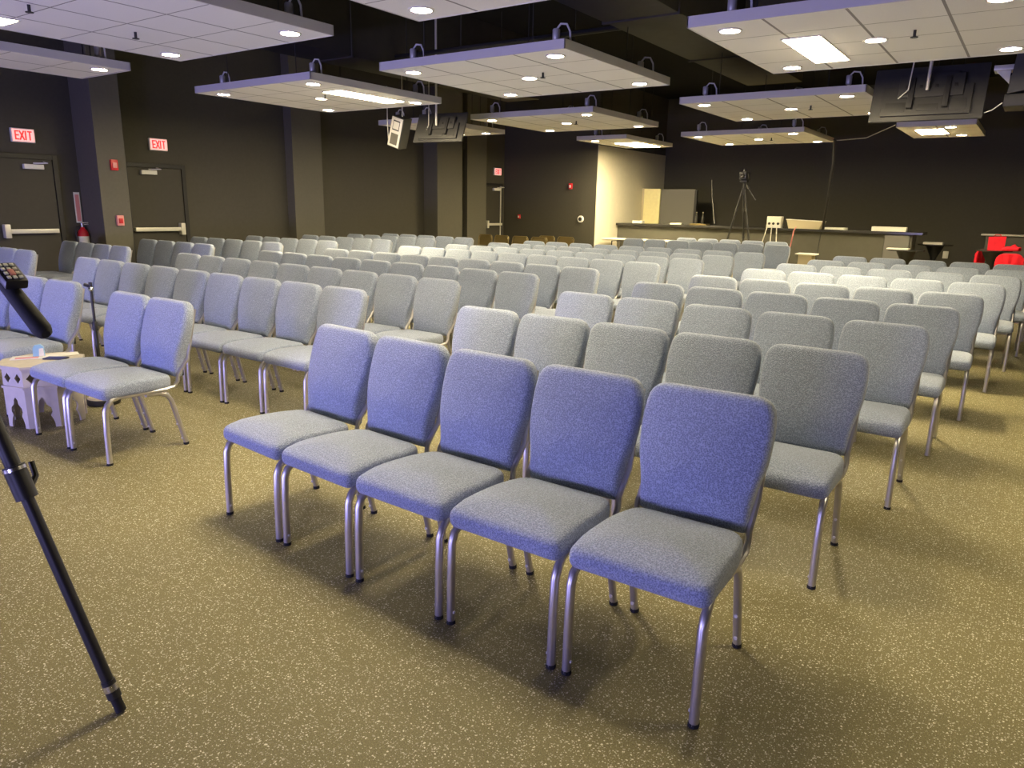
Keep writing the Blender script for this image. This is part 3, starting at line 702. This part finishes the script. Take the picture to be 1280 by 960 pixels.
MB().box(-.085, .085, -.16, .16, .002, .17, .015).build('body', M['black'], o)
ln = MB().lathe([(.045, 0), (.05, .08), (.04, .085), (.001, .06)], n=16).build('lens', M['satin'], o); ln.rotation_euler = (math.pi/2, 0, 0); ln.location = (0, -.155, .085)
MB().tube([(0, -.1, .165), (0, -.08, .225), (0, .08, .225), (0, .1, .165)], .012, 8).build('carry_handle', M['black'], o)
MB().box(.085, .10, -.06, .08, .03, .13, .004).build('side_screen', M['tvback'], o)

# wooden board, lit glow put in its colour, and grey panel behind the counter
o = empty('wooden_board', (-9.2, 20.0, 0)); tag(o, 'wooden board coloured as if lit yellow, standing behind the counter beside the grey panel', 'board')
MB().box(-.27, .23, 0, .05, 0, 2.10, .006).build('board', M['wood'], o, smooth=False)
MB().box(-.33, -.27, -.005, .055, 0, 2.11, .004).build('edge_strip', M['tan'], o, smooth=False)
o = empty('grey_panel', (-8.42, 20.05, 0)); tag(o, 'dark grey flat panel with black right edge behind the counter', 'panel')
MB().box(-.54, .46, 0, .05, 0, 2.09, .006).build('panel_board', M['panel'], o, smooth=False)
MB().box(.46, .53, -.01, .06, 0, 2.07, .004).build('edge_strip', M['frame'], o, smooth=False)

# white folding table by the khaki corner
o = empty('folding_table', (-8.45, 17.80, 0)); tag(o, 'white folding table beside the pale khaki corner', 'table')
MB().box(-.98, .98, -.34, .34, .735, .765, .01).build('tabletop', M['paper'], o)
for sx in (-1, 1):
    MB().tube([(sx*.72, -.26, 0), (sx*.70, -.26, .70), (sx*.70, .26, .70), (sx*.72, .26, 0)], .014, 8).build('leg', M['satin'], o)
    MB().tube([(sx*.70, 0, .69), (sx*.3, 0, .73)], .010, 6).build('brace', M['satin'], o)

o = empty('small_stand', (-3.93, 16.4, 0)); tag(o, 'small dark wooden stand at the right end of the last counter row', 'side table')
MB().box(-.20, .20, -.18, .18, .66, .69, .006).build('stand_top', M['paper'], o)
MB().prism([(-.14, 0), (.17, 0), (.13, .66), (-.14, .66)], -.14, .14).build('stand_body', M['tan'], o, smooth=False)

# round tables
def round_table(x, y, z, r, label, k=1):
    o = empty('round_table', (x, y, 0)); tag(o, label, 'table', 'round pedestal tables at the back right')
    MB().lathe([(.001, z-.025), (r*.97, z-.025), (r, z-.018), (r, z-.005), (r*.985, z), (.001, z)], n=40).build('tabletop', M['ctop'], o)
    MB().lathe([(.20, z-.03), (.18, z-.06), (.07, z-.30), (.05, z-.38), (.05, .12), (.09, .05), (.28, .02), (.29, 0), (.001, 0)], n=24).build('pedestal', M['black'], o)
round_table(-2.24, 17.75, .80, .36, 'round dark pedestal table in front of the counter end')
round_table(-1.93, 19.9, .86, .37, 'round dark pedestal table behind the counter end')
round_table(-.70, 18.0, .86, .34, 'round dark pedestal table under the red box at far right')
flat('white_cloth', -2.40, 17.75, .42, .26, .025, 0, M['paper'], 'white folded cloth on the nearer round table at back right', 'cloth', .80)
flat('white_plate', -1.97, 19.9, .40, .30, .05, 0, M['paper'], 'white paper pile on the farther round table at back right', 'paper', .86)
o = empty('red_bag', (-.66, 18.0, .86)); tag(o, 'red gift bag standing on the far right round table', 'bag')
MB().prism([(-.14, .001), (.14, .001), (.15, .28), (-.15, .26)], -.09, .09).build('bag_body', M['redcloth'], o, smooth=False)
for yy in (-.09, .09): MB().tube([(-.06, yy, .26), (-.04, yy, .31), (.04, yy, .31), (.06, yy, .26)], .006, 6).build('bag_handle', M['red'], o)
o = empty('red_cloth', (-.40, 17.80, .86)); tag(o, 'crumpled red cloth lying beside the red bag', 'cloth')
vs, fs = cushion(rounded([(-.16, -.11), (.15, -.12), (.18, .10), (-.13, .12)], [.05]*4), .07, .03, .03); MB().add([(u, v, .001+w*(1+.5*math.sin(30*u)*math.cos(26*v))) for u, v, w in vs], fs).build('folds', M['redcloth'], o)
def red_chair(x, y, rz, label):
    o = empty('red_chair', (x, y, 0), R(rz)); tag(o, label, 'chair', 'red draped chairs at the back right')
    bo = densify(rounded([(-.22, 0), (.22, 0), (.24, .25), (.20, .42), (-.20, .42), (-.24, .25)], [.03, .03, .08, .12, .12, .08]), .04)
    vs, fs = cushion(bo, .05, .02, .01)
    MB().add([(u, .20-w+.012*math.sin(42*u), .42+v) for u, v, w in vs], fs).build('backrest', M['redcloth'], o)
    vs, fs = cushion(rounded([(-.22, -.24), (.22, -.24), (.21, .20), (-.21, .20)], [.05]*4), .06, .02, .01); MB().add([(u, v, .40+w) for u, v, w in vs], fs).build('seat', M['redcloth'], o)
    for sx in (-1, 1):
        for yy in (-.2, .17): MB().tube([(sx*.19, yy*1.05, 0), (sx*.18, yy, .41)], .012, 8).build('leg', M['black'], o)
red_chair(-.36, 16.9, 4, 'red draped chair, right one before the far right round table')
red_chair(-.78, 18.75, 72, 'red draped chair, left one peeking from behind the far right table')
o = empty('back_shelf', (-.15, 20.9, 0)); tag(o, 'pale topped dark cabinet against the back wall behind the red bag', 'cabinet')
MB().box(-.85, 1.5, -.05, .45, 0, 1.08, .006).build('cabinet_body', M['panel'], o, smooth=False)
MB().box(-.95, 1.6, -.15, .5, 1.08, 1.12, .008).build('cabinet_top', M['alum'], o, smooth=False)

# ------------------------------------------------------------------ lights
def area(name, loc, target, size, size_y, power, col, spread=180):
    l = bpy.data.lights.new(name, 'AREA'); l.shape = 'RECTANGLE'; l.size = size; l.size_y = size_y; l.energy = power; l.color = col; l.spread = R(spread)
    o = bpy.data.objects.new(name, l); COL.objects.link(o); o.location = loc
    o.rotation_euler = (Vector(target)-Vector(loc)).to_track_quat('-Z', 'Y').to_euler()
    return o
BLUE = (.41, .385, 1.0)
area('stage_wash', (-.5, -3.6, .55), (-2.0, 8, 1.6), 1.2, .25, 75, BLUE)
area('stage_wash', (-4.6, -3.2, .55), (-4.8, 8, 1.7), 1.2, .25, 200, BLUE)
area('stage_wash', (-8.2, -3.4, .55), (-7.5, 8, 1.9), 1.2, .25, 170, BLUE)

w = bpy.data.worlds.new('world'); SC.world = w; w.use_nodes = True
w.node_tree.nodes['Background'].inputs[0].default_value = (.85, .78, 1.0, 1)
w.node_tree.nodes['Background'].inputs[1].default_value = .15  # dim lilac ambient added as fill, entering through the open front

# ------------------------------------------------------------------ camera
cd = bpy.data.cameras.new('camera'); cam = bpy.data.objects.new('camera', cd); COL.objects.link(cam)
cd.sensor_width = 36; cd.lens = 36*913.23/1280; cd.clip_start = .05; cd.clip_end = 100
fw = Vector((-.557, .796, -.237)).normalized(); rt = Vector((.816, .577, .019)); rt = (rt-fw*rt.dot(fw)).normalized(); up = rt.cross(fw)
cam.matrix_world = Matrix(((rt.x, up.x, -fw.x, 0), (rt.y, up.y, -fw.y, 0), (rt.z, up.z, -fw.z, 1.549), (0, 0, 0, 1)))
SC.camera = cam
SC.view_settings.view_transform = 'Standard'; SC.view_settings.look = 'None'
SC.view_settings.exposure = .1; SC.view_settings.gamma = 1; SC.view_settings.use_curve_mapping = False
SC.cycles.use_denoising = True
SC.cycles.max_bounces = 8
